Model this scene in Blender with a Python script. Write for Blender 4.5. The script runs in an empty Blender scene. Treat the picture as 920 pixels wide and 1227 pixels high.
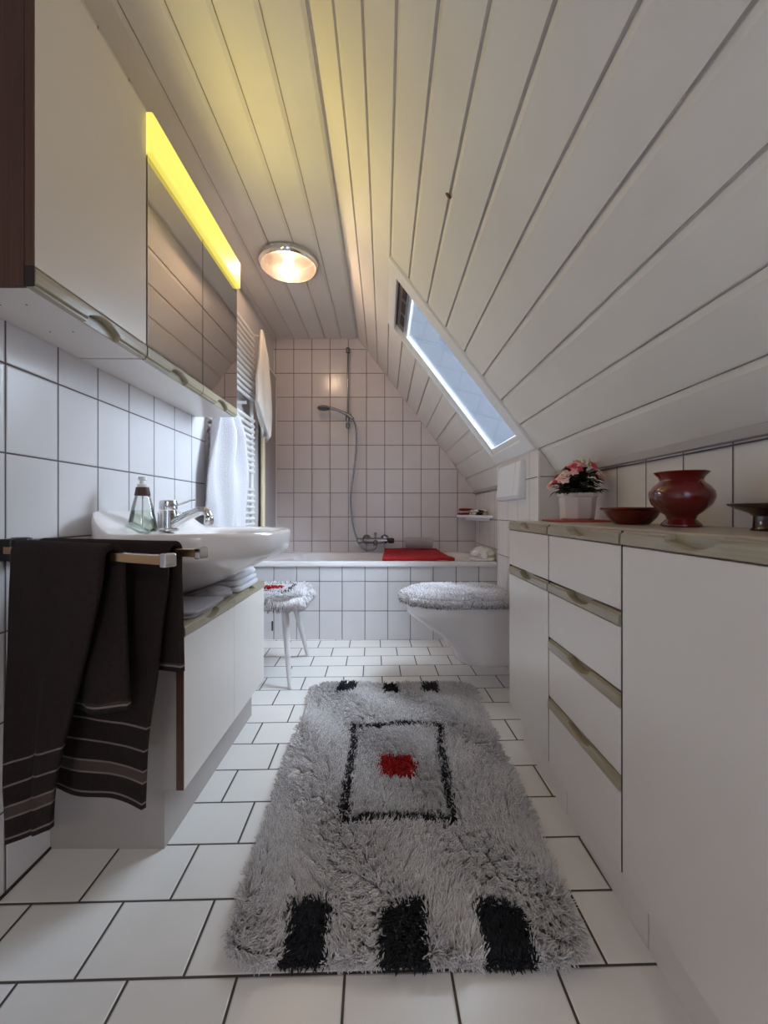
import bpy, bmesh, math, random
import numpy as np
from mathutils import Vector, Matrix, noise

random.seed(7)
S = bpy.context.scene
COL = S.collection
PI = math.pi

# ------------------------------------------------------------------ room sizes (metres)
CAM_Z = 0.865
XL = -0.857          # tiled wall on the left, up to Y_STEP
XLR = -0.930         # painted wall set back behind the towel radiator
Y_STEP = 2.005
XR = 0.768
YB = 3.51
YF = -1.20           # the room goes on behind the camera
ZC = 2.323           # flat ceiling
X_RIDGE = -0.22      # flat ceiling meets the slope
TAN = 1.314
def z_slope(x): return 2.034 - TAN * x
COS, SIN = 1 / math.hypot(1, TAN), TAN / math.hypot(1, TAN)

# ------------------------------------------------------------------ colours and materials
def lin(h):
    h = h.lstrip('#')
    v = [int(h[i:i + 2], 16) / 255 for i in (0, 2, 4)]
    return tuple(c / 12.92 if c <= .04045 else ((c + .055) / 1.055) ** 2.4 for c in v) + (1.0,)

class NT:
    def __init__(self, name):
        self.m = bpy.data.materials.new(name); self.m.use_nodes = True
        self.t = self.m.node_tree
        self.b = self.t.nodes['Principled BSDF']; self.o = self.t.nodes['Material Output']
    def n(self, typ, **kw):
        x = self.t.nodes.new(typ)
        for k, v in kw.items(): setattr(x, k, v)
        return x
    def l(self, a, b): self.t.links.new(a, b)
    def _in(self, sock, v):
        if isinstance(v, bpy.types.NodeSocket): self.l(v, sock)
        else: sock.default_value = v
    def m_(self, op, a, b=None, c=None):
        x = self.n('ShaderNodeMath', operation=op)
        self._in(x.inputs[0], a)
        if b is not None: self._in(x.inputs[1], b)
        if c is not None: self._in(x.inputs[2], c)
        return x.outputs[0]
    def smooth(self, v, a, b, lo=0.0, hi=1.0):
        x = self.n('ShaderNodeMapRange', interpolation_type='SMOOTHSTEP')
        self._in(x.inputs[0], v)
        for i, k in enumerate((a, b, lo, hi)): x.inputs[i + 1].default_value = k
        return x.outputs[0]
    def mix(self, f, a, b):
        x = self.n('ShaderNodeMix', data_type='RGBA')
        self._in(x.inputs[0], f); self._in(x.inputs[6], a); self._in(x.inputs[7], b)
        return x.outputs[2]
    def noise(self, vec, scale, detail=3, rough=.5):
        x = self.n('ShaderNodeTexNoise')
        x.inputs['Scale'].default_value = scale; x.inputs['Detail'].default_value = detail
        x.inputs['Roughness'].default_value = rough
        if vec is not None: self.l(vec, x.inputs['Vector'])
        return x.outputs[0]
    def pos(self): return self.n('ShaderNodeNewGeometry').outputs['Position']
    def objc(self): return self.n('ShaderNodeTexCoord').outputs['Object']
    def bump(self, h, strength, dist):
        x = self.n('ShaderNodeBump')
        x.inputs['Strength'].default_value = strength; x.inputs['Distance'].default_value = dist
        self.l(h, x.inputs['Height']); self.l(x.outputs[0], self.b.inputs['Normal'])
        return x

def mat(name, col, rough=.5, metal=0.0, spec=.5, coat=0.0, var=0.0, vscale=8, bump=0.0, bscale=60, bdist=.002, col2=None, sheen=0.0):
    t = NT(name); b = t.b
    c = lin(col)
    b.inputs['Roughness'].default_value = rough
    b.inputs['Metallic'].default_value = metal
    b.inputs['Specular IOR Level'].default_value = spec
    b.inputs['Coat Weight'].default_value = coat
    b.inputs['Coat Roughness'].default_value = .08
    b.inputs['Sheen Weight'].default_value = sheen
    p = t.objc()
    c2 = lin(col2) if col2 else tuple(min(1, x * (1 - var)) for x in c[:3]) + (1,)
    f = t.smooth(t.noise(p, vscale, 3), .35, .65)
    t.l(t.mix(f, c, c2), b.inputs['Base Color'])
    if bump: t.bump(t.noise(p, bscale, 3), bump, bdist)
    return t.m

def tile_mat(name, au, av, ou, ov, pu, pv, grout, tile, gcol, brick=False, shear=0.0, rough=.22, wavy=.25, var=.06):
    """glazed tiles: u along axis au, v along axis av, grout lines at ou + k*pu and ov + k*pv"""
    t = NT(name); b = t.b
    s = t.n('ShaderNodeSeparateXYZ'); P = t.pos(); t.l(P, s.inputs[0])
    U, V = s.outputs[au], s.outputs[av]
    if shear:
        U2 = t.m_('ADD', U, t.m_('MULTIPLY', V, shear)); V2 = t.m_('SUBTRACT', V, t.m_('MULTIPLY', U, shear))
        U, V = U2, V2
    v = t.m_('DIVIDE', t.m_('SUBTRACT', V, ov), pv)
    u = t.m_('DIVIDE', t.m_('SUBTRACT', U, ou), pu)
    fv = t.m_('FLOOR', v)
    if brick:
        u = t.m_('ADD', u, t.m_('MULTIPLY', t.m_('FLOORED_MODULO', fv, 2.0), .5))
    fu = t.m_('FLOOR', u)
    du = t.m_('MULTIPLY', t.m_('SUBTRACT', .5, t.m_('ABSOLUTE', t.m_('SUBTRACT', t.m_('SUBTRACT', u, fu), .5))), pu)
    dv = t.m_('MULTIPLY', t.m_('SUBTRACT', .5, t.m_('ABSOLUTE', t.m_('SUBTRACT', t.m_('SUBTRACT', v, fv), .5))), pv)
    d = t.m_('MINIMUM', du, dv)
    mask = t.smooth(d, grout * .5 - .0006, grout * .5 + .0006)
    cv = t.n('ShaderNodeCombineXYZ'); t.l(fu, cv.inputs[0]); t.l(fv, cv.inputs[1])
    wn = t.n('ShaderNodeTexWhiteNoise', noise_dimensions='3D'); t.l(cv.outputs[0], wn.inputs['Vector'])
    c = lin(tile); c2 = tuple(x * (1 - var) for x in c[:3]) + (1,)
    mott = t.smooth(t.noise(P, 9, 4), .3, .7)
    tc = t.mix(t.m_('MULTIPLY', t.m_('ADD', wn.outputs[0], mott), .5), c, c2)
    g = lin(gcol); gn = t.mix(t.noise(P, 25, 3), g, tuple(x * .6 for x in g[:3]) + (1,))
    t.l(t.mix(mask, gn, tc), b.inputs['Base Color'])
    t.l(t.smooth(mask, 0, 1, .8, rough), b.inputs['Roughness'])
    h = t.m_('ADD', t.smooth(d, grout * .4, grout * .5 + .003), t.m_('MULTIPLY', t.noise(P, 14, 3, .6), wavy))
    t.bump(h, .5, .003)
    return t.m

def wood_mat(name, col, col2, axis=1, rough=.35, coat=.3):
    t = NT(name); b = t.b
    mp = t.n('ShaderNodeMapping'); t.l(t.pos(), mp.inputs[0])
    sc = [220, 220, 220]; sc[axis] = 4
    mp.inputs['Scale'].default_value = sc
    f = t.smooth(t.noise(mp.outputs[0], 1.0, 5, .65), .3, .72)
    t.l(t.mix(f, lin(col), lin(col2)), b.inputs['Base Color'])
    b.inputs['Roughness'].default_value = rough; b.inputs['Coat Weight'].default_value = coat
    b.inputs['Coat Roughness'].default_value = .15
    t.bump(t.noise(mp.outputs[0], 1.0, 4), .15, .0008)
    return t.m

def emit_mat(name, col, strength, base='ffffff'):
    t = NT(name)
    t.b.inputs['Base Color'].default_value = lin(base)
    t.b.inputs['Emission Color'].default_value = lin(col) if isinstance(col, str) else col
    t.b.inputs['Emission Strength'].default_value = strength
    t.b.inputs['Roughness'].default_value = .35
    return t.m

def glass_mat(name, tint='ffffff', rough=0.0, refl=.08):
    t = NT(name); t.t.nodes.remove(t.b)
    tr = t.n('ShaderNodeBsdfTransparent'); tr.inputs[0].default_value = lin(tint)
    gl = t.n('ShaderNodeBsdfGlossy'); gl.inputs['Roughness'].default_value = .03
    fr = t.n('ShaderNodeFresnel'); fr.inputs[0].default_value = 1.45
    mx = t.n('ShaderNodeMixShader'); t.l(t.m_('ADD', t.m_('MULTIPLY', fr.outputs[0], .8), refl * .2), mx.inputs[0])
    t.l(tr.outputs[0], mx.inputs[1]); t.l(gl.outputs[0], mx.inputs[2]); t.l(mx.outputs[0], t.o.inputs[0])
    return t.m

M = {}
WT, GR = 'd9d6d8', '645c60'
M['tile_left'] = tile_mat('tile_left', 1, 2, .9449, .999, .1528, .2025, .0042, WT, GR)
M['tile_left_end'] = tile_mat('tile_left_end', 0, 2, 0, .999, .1528, .2025, .004, WT, GR)
M['tile_back'] = tile_mat('tile_back', 0, 2, -.606, .6215, .153, .2015, .0045, 'd6cccb', GR)
M['tile_right'] = tile_mat('tile_right', 1, 2, .9187, 1.012, .1525, .2015, .0040, 'dad2cc', GR)
M['tile_pre'] = tile_mat('tile_pre', 1, 2, 1.941, 1.02, .171, .2015, .0032, 'ddd6d2', GR)
M['tile_pre_end'] = tile_mat('tile_pre_end', 0, 2, .6, 1.02, .3, .2015, .0035, 'ddd6d2', GR)
M['tile_tub'] = tile_mat('tile_tub', 0, 2, -.4386, .194, .1545, .199, .0042, WT, GR)
M['tile_floor'] = tile_mat('tile_floor', 0, 1, .047, .785, .2, .1568, .0052, 'e4dfda', '4e463f', brick=True, shear=.026, rough=.28, wavy=.35)
M['paint'] = mat('painted_plaster', 'c9c4c4', .8, bump=.15, bscale=180, bdist=.001)
M['plank'] = mat('white_lacquered_wood', 'dfd8d0', .6, spec=.3, var=.05, vscale=3, bump=.05, bscale=40, bdist=.001)
M['trim_grey'] = mat('grey_trim', 'a8a2a2', .6)
M['trim_white'] = mat('white_trim', 'e2dedc', .5)
M['laminate'] = mat('white_laminate', 'dcd3cc', .28, coat=.15, var=.02, vscale=4)
M['laminate_side'] = mat('shaded_grey_laminate', 'a39b96', .4, var=.04)  # greyish side panels, darkened so the colour carries their shade
M['brown_panel'] = wood_mat('brown_panel', '4f3226', '3e261c', axis=2, rough=.55, coat=0)
M['brown_edge'] = wood_mat('brown_edge', '523225', '40271d', axis=2, rough=.5, coat=0)
M['ash'] = wood_mat('olive_ash', 'a0937b', '92866e', axis=1)
M['worktop'] = wood_mat('worktop_ash', 'b3a697', 'a39585', axis=1, rough=.4)
M['dark'] = mat('dark_gap', '2a2220', .8)
M['mirror'] = mat('mirror', 'c9c4c0', .015, metal=1.0)
M['chrome'] = mat('chrome', 'd6d6d8', .1, metal=1.0)
M['chrome_dark'] = mat('dark_chrome', '94949a', .12, metal=1.0)
M['copperchrome'] = mat('warm_chrome', 'd9b48c', .2, metal=1.0, var=.1)
M['steel'] = mat('brushed_steel', '8e8e90', .32, metal=1.0)
M['blackmetal'] = mat('black_enamel', '131315', .3)
M['ceramic'] = mat('white_ceramic', 'e6e0de', .12, coat=.4, var=.02)
M['tub'] = mat('white_enamel', 'e4e0e2', .15, coat=.3)
M['plastic'] = mat('white_plastic', 'e2e0e2', .35)
M['radiator'] = mat('radiator_enamel', 'e6e4e4', .3)
M['towel_white'] = mat('white_terry', 'cfccd1', .95, bump=.9, bscale=260, bdist=.004, sheen=.3)
M['towel_cream'] = mat('white_waffle', 'e2dcd6', .95, bump=.6, bscale=240, bdist=.003, sheen=.3)
M['towel_grey'] = mat('grey_terry', 'a8a2a6', .95, bump=.7, bscale=260, bdist=.004, sheen=.3)
M['red_terry'] = mat('red_terry', 'b01c20', .9, bump=.6, bscale=240, bdist=.003, var=.15)
M['dkred_terry'] = mat('dark_red_terry', '7c1016', .9, bump=.6, bscale=240, bdist=.003, var=.15)
M['pink_terry'] = mat('pale_pink_terry', 'd8c0ba', .9, bump=.6, bscale=240, bdist=.003)
M['redglaze'] = mat('red_glaze', '6a0b0b', .16, coat=.5, var=.25, vscale=12)
M['darkredglaze'] = mat('dark_red_glaze', '300707', .2, coat=.4, var=.2, vscale=12)
M['redmat'] = mat('red_felt', 'b04038', .8)
M['pot'] = mat('white_pot_glaze', 'ded2cc', .2, coat=.3)
M['pile_grey'] = mat('grey_wool', 'dcd6d5', .95, var=.12, vscale=9, sheen=.3)
M['pile_grey2'] = mat('mid_grey_wool', 'c6c1c3', .95, var=.12, vscale=9, sheen=.3)
M['pile_white'] = mat('white_wool', 'eeeaee', .95, var=.04, sheen=.3)
M['pile_black'] = mat('black_wool', '1d1d24', .95, var=.1)
M['pile_red'] = mat('red_wool', 'b4161a', .95, var=.15)
M['pile_back'] = mat('woven_backing', '6e6a6a', .95)
M['whitewood'] = mat('white_painted_wood', 'dad6d6', .45, var=.03)
M['leaf'] = mat('dark_leaf', '0e1a0a', .5, var=.4, vscale=30)
M['petal'] = mat('pink_petal', 'e58d90', .6, col2='f2cfc6', vscale=40)
M['petal2'] = mat('deep_pink_petal', 'd04858', .6, var=.2, vscale=40)
M['bud'] = mat('pale_bud', 'c9bc90', .6)
M['soil'] = mat('soil', '20140e', .95, bump=.6, bscale=90)
M['clear'] = glass_mat('clear_plastic', 'f8faf8', refl=.1)
M['soap'] = glass_mat('pale_soap', 'f0f6f0', refl=.03)
M['pane'] = glass_mat('window_glass', 'f4f8fb', refl=.1)
M['screenpane'] = mat('frosted_acrylic', '9b9294', .35)
M['cream'] = mat('cream_plastic', 'e6d6b0', .4)
M['redbrown'] = mat('red_brown_spot', '4c140c', .5)
M['strip'] = emit_mat('yellow_tube_cover', (1.0, .86, .12, 1), .54, 'f6e890')
M['bulb'] = emit_mat('bulb_glow', (1.0, .78, .50, 1), 4.0)

def t_diffuser():
    t = NT('opal_glass')
    t.t.nodes.remove(t.b)
    tr = t.n('ShaderNodeBsdfTransparent'); tr.inputs[0].default_value = lin('ffe9d0')
    tl = t.n('ShaderNodeBsdfTranslucent'); tl.inputs[0].default_value = lin('ffe4c8')
    df = t.n('ShaderNodeBsdfDiffuse'); df.inputs[0].default_value = lin('fff0e0')
    em = t.n('ShaderNodeEmission'); em.inputs[0].default_value = (1, .66, .40, 1); em.inputs[1].default_value = .12
    a = t.n('ShaderNodeMixShader'); a.inputs[0].default_value = .10; t.l(tr.outputs[0], a.inputs[1]); t.l(tl.outputs[0], a.inputs[2])
    b = t.n('ShaderNodeMixShader'); b.inputs[0].default_value = .12; t.l(a.outputs[0], b.inputs[1]); t.l(df.outputs[0], b.inputs[2])
    c = t.n('ShaderNodeAddShader'); t.l(b.outputs[0], c.inputs[0]); t.l(em.outputs[0], c.inputs[1])
    t.l(c.outputs[0], t.o.inputs[0])
    return t.m
M['opal'] = t_diffuser()

def t_brown_towel():
    t = NT('brown_terry_striped'); b = t.b
    uv = t.n('ShaderNodeUVMap'); uv.uv_map = 'UVMap'
    s = t.n('ShaderNodeSeparateXYZ'); t.l(uv.outputs[0], s.inputs[0])
    v = s.outputs[1]                                   # metres up from the hem
    p = t.objc()
    v = t.m_('ADD', v, t.m_('MULTIPLY', t.m_('SUBTRACT', t.noise(p, 14, 2), .5), .004))
    def band(a, w): return t.m_('SUBTRACT', 1.0, t.smooth(t.m_('ABSOLUTE', t.m_('SUBTRACT', v, a)), w * .5, w * .5 + .001))
    lines = band(.012, .003)
    for a in (.054, .079, .122, .169): lines = t.m_('MAXIMUM', lines, band(a, .003))
    wide = band(.0665, .022)
    nz = t.noise(p, 220, 2)
    c = t.mix(nz, lin('302623'), lin('19120f'))
    c = t.mix(t.m_('MULTIPLY', wide, .8), c, lin('4e423e'))
    c = t.mix(t.m_('MULTIPLY', lines, .85), c, lin('7d716b'))
    t.l(c, b.inputs['Base Color'])
    b.inputs['Roughness'].default_value = .95; b.inputs['Specular IOR Level'].default_value = .2
    t.bump(t.noise(p, 420, 1), .5, .002)
    return t.m
M['brown_towel'] = t_brown_towel()

def t_patterned():
    t = NT('white_cloth_black_figures'); b = t.b
    f = t.smooth(t.noise(t.objc(), 22, 1), .55, .58)
    t.l(t.mix(f, lin('e6dcd6'), lin('1c1718')), b.inputs['Base Color']); b.inputs['Roughness'].default_value = .9
    return t.m
M['patterned'] = t_patterned()

# ------------------------------------------------------------------ mesh helpers: every geom is (verts, faces[, uvs per vertex])
def box(x0, x1, y0, y1, z0, z1):
    v = [(x, y, z) for z in (z0, z1) for y in (y0, y1) for x in (x0, x1)]
    return v, [(0, 2, 3, 1), (4, 5, 7, 6), (0, 1, 5, 4), (2, 6, 7, 3), (0, 4, 6, 2), (1, 3, 7, 5)]

def loft(rings, cap0=True, cap1=True, closed=True):
    n = len(rings[0]); v = [p for r in rings for p in r]; f = []
    for i in range(len(rings) - 1):
        for j in range(n if closed else n - 1):
            k = (j + 1) % n
            f.append((i * n + j, i * n + k, (i + 1) * n + k, (i + 1) * n + j))
    if cap0: f.append(tuple(range(n - 1, -1, -1)))
    if cap1: f.append(tuple((len(rings) - 1) * n + j for j in range(n)))
    return v, f

def tube(pts, r, n=12, cap=True, flat=None, turn=0.0):
    pts = [Vector(p) for p in pts]; rings = []; up = None
    for i, p in enumerate(pts):
        d = (pts[min(i + 1, len(pts) - 1)] - pts[max(i - 1, 0)]).normalized()
        if up is None:
            up = Vector((0, 0, 1)) if abs(d.z) < .9 else Vector((1, 0, 0))
        a = d.cross(up).normalized(); b_ = a.cross(d).normalized(); up = b_
        rr = r[i] if isinstance(r, (list, tuple)) else r
        rings.append([tuple(p + a * math.cos(2 * PI * k / n + turn) * rr + b_ * math.sin(2 * PI * k / n + turn) * rr * (flat or 1)) for k in range(n)])
    return loft(rings, cap, cap)

def lathe(prof, c, n=32, axis='z', cap0=True, cap1=True):
    rings = []
    for r, h in prof:
        ring = []
        for k in range(n):
            a = 2 * PI * k / n
            if axis == 'z': ring.append((c[0] + r * math.cos(a), c[1] + r * math.sin(a), c[2] + h))
            elif axis == 'y': ring.append((c[0] + r * math.cos(a), c[1] + h, c[2] + r * math.sin(a)))
            else: ring.append((c[0] + h, c[1] + r * math.cos(a), c[2] + r * math.sin(a)))
        rings.append(ring)
    return loft(rings, cap0, cap1)

def prism(poly, axis, a0, a1):
    def P(p, a): return {'y': (p[0], a, p[1]), 'x': (a, p[0], p[1]), 'z': (p[0], p[1], a)}[axis]
    return loft([[P(p, a0) for p in poly], [P(p, a1) for p in poly]])

def grid(fn, nu, nv, uvfn=None):
    v, uv, f = [], [], []
    for j in range(nv + 1):
        for i in range(nu + 1):
            v.append(tuple(fn(i / nu, j / nv)))
            if uvfn: uv.append(uvfn(i / nu, j / nv))
    for j in range(nv):
        for i in range(nu):
            a = j * (nu + 1) + i
            f.append((a, a + 1, a + nu + 2, a + nu + 1))
    return (v, f, uv) if uvfn else (v, f)

def spow(x, e): return math.copysign(abs(x) ** e, x)
def lump(c, s, n1=.5, n2=.5, nu=36, nv=18, amp=0, freq=10, seed=0, ridge=False, rotz=0):
    """superellipsoid with optional noise: cushions, cloth bundles"""
    rings = []
    for j in range(nv + 1):
        ph = -PI / 2 + PI * j / nv; ring = []
        for i in range(nu):
            th = 2 * PI * i / nu
            x = spow(math.cos(ph), n1) * spow(math.cos(th), n2); y = spow(math.cos(ph), n1) * spow(math.sin(th), n2); z = spow(math.sin(ph), n1)
            p = Vector((x * s[0], y * s[1], z * s[2]))
            if amp:
                q = noise.noise(p * freq + Vector((seed * 7.3, seed * 3.1, 1)))
                if ridge: q = 1 - 2 * abs(q) * 1.6
                p = p * (1 + amp * q / max(p.length, .02) * .05)
            if rotz: p = Matrix.Rotation(rotz, 3, 'Z') @ p
            ring.append((c[0] + p.x, c[1] + p.y, c[2] + p.z))
        rings.append(ring)
    return loft(rings)

def obj(name, geoms, m, parent=None, smooth=40, bevel=0, bseg=2, solid=0, sub=0, keep_normals=False):
    if not isinstance(geoms, list): geoms = [geoms]
    mats = m if isinstance(m, (list, tuple)) else [m]
    V, F, UV, MI = [], [], [], []
    for g in geoms:
        o = len(V); V += [tuple(p) for p in g[0]]; F += [tuple(i + o for i in f) for f in g[1]]
        UV += (g[2] if len(g) > 2 and g[2] else [(0, 0)] * len(g[0]))
        MI += [g[3] if len(g) > 3 else 0] * len(g[1])
    me = bpy.data.meshes.new(name); me.from_pydata(V, [], F)
    for x in mats: me.materials.append(M[x] if isinstance(x, str) else x)
    me.polygons.foreach_set('material_index', MI)
    if any(len(g) > 2 and g[2] for g in geoms):
        ul = me.uv_layers.new(name='UVMap')
        for lp in me.loops: ul.data[lp.index].uv = UV[lp.vertex_index]
    bm = bmesh.new(); bm.from_mesh(me)
    bmesh.ops.remove_doubles(bm, verts=bm.verts, dist=1e-6) if not UV else None
    if not keep_normals: bmesh.ops.recalc_face_normals(bm, faces=bm.faces)
    bm.to_mesh(me); bm.free()
    if smooth:
        me.shade_smooth()
        if smooth < 180: me.set_sharp_from_angle(angle=math.radians(smooth))
    o = bpy.data.objects.new(name, me); COL.objects.link(o)
    if parent is not None:
        o.parent = parent
        o.matrix_parent_inverse = ROOTS[parent.name]
        ROOTS[o.name] = Matrix.Identity(4)
    if parent is None: ROOTS[o.name] = Matrix.Identity(4)
    if solid:
        s = o.modifiers.new('thickness', 'SOLIDIFY'); s.thickness = solid; s.offset = 0
    if bevel:
        b = o.modifiers.new('bevel', 'BEVEL'); b.width = bevel; b.segments = bseg; b.limit_method = 'ANGLE'; b.angle_limit = math.radians(40)
        b.harden_normals = False
    if sub:
        s = o.modifiers.new('subdiv', 'SUBSURF'); s.levels = sub; s.render_levels = sub
    return o
ROOTS = {}
def thing(name, label, cat, loc, group=None):
    o = bpy.data.objects.new(name, None); COL.objects.link(o); o.location = loc
    o.empty_display_size = .05
    o['label'] = label; o['category'] = cat
    if group: o['group'] = group
    ROOTS[o.name] = Matrix.Translation(-Vector(loc))
    return o
def tag(o, label, cat, group=None):
    o['label'] = label; o['category'] = cat
    if group: o['group'] = group
    return o
def struct(o): o['kind'] = 'structure'; return o

# ------------------------------------------------------------------ the room shell
struct(obj('floor', box(-1.10, .95, YF, YB + .12, -.12, 0), 'tile_floor', smooth=0))
struct(obj('wall_left', box(-1.05, XL, YF, Y_STEP, 0, ZC + .1), 'tile_left', smooth=0, bevel=.006))
struct(obj('wall_left_recess', box(-1.05, XLR, Y_STEP - .02, YB + .1, 0, ZC + .1), 'paint', smooth=0))
struct(obj('wall_back', prism([(-1.05, 0), (.95, 0), (.95, 1.0), (-.13, ZC + .1), (-1.05, ZC + .1)], 'y', YB, YB + .12), 'tile_back', smooth=0))
struct(obj('wall_right', box(XR, .95, YF, YB + .1, 0, 1.035), 'tile_right', smooth=0))
pre = prism([(.6756, 0), (.775, 0), (.775, z_slope(.775) - .002), (.6756, z_slope(.6756) - .002)], 'y', 1.826, 2.47)
w = obj('wall_toilet', pre, ['tile_pre', 'tile_pre_end'], smooth=0)
for p in w.data.polygons: p.material_index = 1 if abs(p.normal.y) > .9 else 0
struct(w)
struct(obj('trim_1', [box(.6736, .682, 1.824, 1.832, .835, z_slope(.68) - .004), box(.6736, .682, 2.464, 2.472, 0, z_slope(.68) - .004)], 'trim_white', smooth=0))
struct(obj('trim_2', box(.748, .772, YF, 1.826, 1.018, 1.042), 'trim_grey', smooth=0, bevel=.002))
struct(obj('trim_3', box(.748, .772, 2.472, YB, 1.018, 1.042), 'trim_grey', smooth=0, bevel=.002))
struct(obj('baseboard_left', box(XL, XL + .004, .3, 1.07, 0, .006), 'dark', smooth=0))

struct(obj('wall_front', [box(-1.05, -.25, YF - .1, YF, 0, ZC + .1), box(.40, 1.6, YF - .1, YF, 0, ZC + .1), box(-.25, .40, YF - .1, YF, 2.02, ZC + .1)], 'paint', smooth=0))  # unseen rear wall; its doorway is added to let light into the foreground
PITCH = .1346
def board_profile(s0, s1, origin=0.0):
    """(s, depth away from the room) along the boards; a shadow gap and a long bevel at each joint"""
    out = []
    k = math.floor((s0 - origin) / PITCH) - 1
    pts = []
    while origin + k * PITCH < s1 + PITCH:
        a = origin + k * PITCH
        pts += [(a - .0005, 0.0), (a, .013), (a + .005, .013), (a + .0055, .0048), (a + .020, .0)]
        k += 1
    def dep(s):
        for (p, q) in zip(pts, pts[1:]):
            if p[0] <= s <= q[0]: return p[1] + (q[1] - p[1]) * (s - p[0]) / max(q[0] - p[0], 1e-9)
        return 0.0
    out = [(s0, dep(s0))] + [p for p in pts if s0 + 1e-4 < p[0] < s1 - 1e-4] + [(s1, dep(s1))]
    return out
THK = .032
def slope_piece(s0, s1, y0, y1):
    def P(s, d): return (X_RIDGE + s * COS + d * SIN, ZC - s * SIN + d * COS)
    poly = [P(s, d) for s, d in board_profile(s0, s1)] + [P(s1, THK), P(s0, THK)]
    return prism(poly, 'y', y0, y1)
S_END = (.757 - X_RIDGE) / COS
SX = lambda x: (x - X_RIDGE) / COS
WY0, WY1, WX0, WX1 = 1.905, 2.462, .056, .640     # skylight opening
flat = [(X_RIDGE - s, ZC + d) for s, d in board_profile(0.0, .80)] + [(-1.05, ZC + THK), (X_RIDGE, ZC + THK)]
struct(obj('ceiling', [prism(flat, 'y', YF, YB + .05),
                       slope_piece(0.0, S_END, YF, WY0), slope_piece(0.0, S_END, WY1, YB + .05),
                       slope_piece(0.0, SX(WX0), WY0, WY1), slope_piece(SX(WX1), S_END, WY0, WY1),
                       prism([(X_RIDGE - .002, ZC + .0135), (X_RIDGE + .012, ZC + .0135), (X_RIDGE + .06, ZC + .012), (X_RIDGE + .045, ZC + .07), (X_RIDGE - .002, ZC + .07)], 'y', YF, YB + .05),
                       prism([(.757, 1.038), (.95, 1.02), (.95, 1.10), (.80, 1.10)], 'y', YF, YB + .05)], 'plank', smooth=0))

# ------------------------------------------------------------------ skylight
def SP(x, d):            # point on the slope at x, moved d outwards
    return (x + d * SIN, z_slope(x) + d * COS)
def slope_bar(x0, x1, y0, y1, d0, d1):
    return prism([SP(x0, d0), SP(x1, d0), SP(x1, d1), SP(x0, d1)], 'y', y0, y1)
win = obj('window_1', [slope_bar(.030, .672, 1.838, 1.925, -.012, .004), slope_bar(.030, .672, 2.456, 2.475, -.010, .004),
                       slope_bar(.030, .066, 1.925, 2.456, -.010, .004), slope_bar(.636, .672, 1.925, 2.456, -.010, .004),
                       slope_bar(.056, .062, WY0, WY1, .0, .028), slope_bar(.634, .640, WY0, WY1, .0, .028),
                       slope_bar(.056, .640, WY0, WY0 + .005, .0, .028), slope_bar(.056, .640, WY1 - .006, WY1, .0, .028)], 'trim_white', smooth=0, bevel=.003)
struct(win)
obj('sash', [slope_bar(.062, .118, 1.91, 2.456, .018, .030), slope_bar(.618, .634, 1.91, 2.456, .012, .030),
             slope_bar(.118, .618, 1.91, 1.928, .012, .030), slope_bar(.118, .618, 2.440, 2.456, .012, .030)], 'trim_white', win, smooth=0, bevel=.003)
obj('window_pane', slope_bar(.116, .622, 1.92, 2.45, .023, .027), 'pane', win, smooth=0)
vb = obj('ventilation_bar', slope_bar(.070, .108, 1.932, 2.40, .004, .018), 'steel', win, smooth=0, bevel=.002)
obj('ventilation_slot', [slope_bar(.068, .0715, 1.93, 2.40, .001, .006)] + [slope_bar(.088, .106, a, a + .10, .001, .006) for a in (1.95, 2.09, 2.23)], 'dark', vb, smooth=0)
lat = obj('latch', [slope_bar(.148, .172, 1.926, 1.950, -.004, .012)], 'redbrown', win, smooth=0, bevel=.004)
def sp3(x, y, d): q = SP(x, d); return (q[0], y, q[1])
obj('pull_cord', [tube([sp3(.165, 1.938, -.002), sp3(.21, 1.94, .0), sp3(.262, 1.943, .0)], [.004, .005, .003], 8),
                  tube([sp3(.262, 1.943, .0), sp3(.275, 1.965, .004), sp3(.285, 1.97, .006)], .002, 6)], 'steel', lat)

# ------------------------------------------------------------------ moulded handle strips, as on all the cabinets
def grip(xf, side, y0, y1, z0, z1, proud=.016, scoops=((.5, .055),), flip=False):
    """strip along Y on a front at xf facing side (+1 = towards +X); scoop = finger recess (centre fraction, half length)"""
    H = z1 - z0; n = 150; rings = []
    for i in range(n + 1):
        u = i / n; y = y0 + u * (y1 - y0)
        t = 0.0
        for c, a in scoops:
            q = abs(y - (y0 + c * (y1 - y0))) / a
            if q < 1: t = max(t, .3 + .7 * (1 - q * q))
        hx = H * (.84 - .56 * t); d_in = proud * (.70 if t == 0 else .08)
        sec = [(0, 0), (proud * .7, 0), (proud * .97, H * .10), (proud, H * .24), (proud * .94, hx * .9), (proud * .82, hx), (d_in, hx + .02 * H), (d_in, H * .97), (d_in * .5, H), (0, H)]
        ring = []
        for d, h in sec:
            z = z1 - h if flip else z0 + h
            ring.append((xf + side * d, y, z))
        rings.append(ring)
    return loft(rings)

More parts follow.
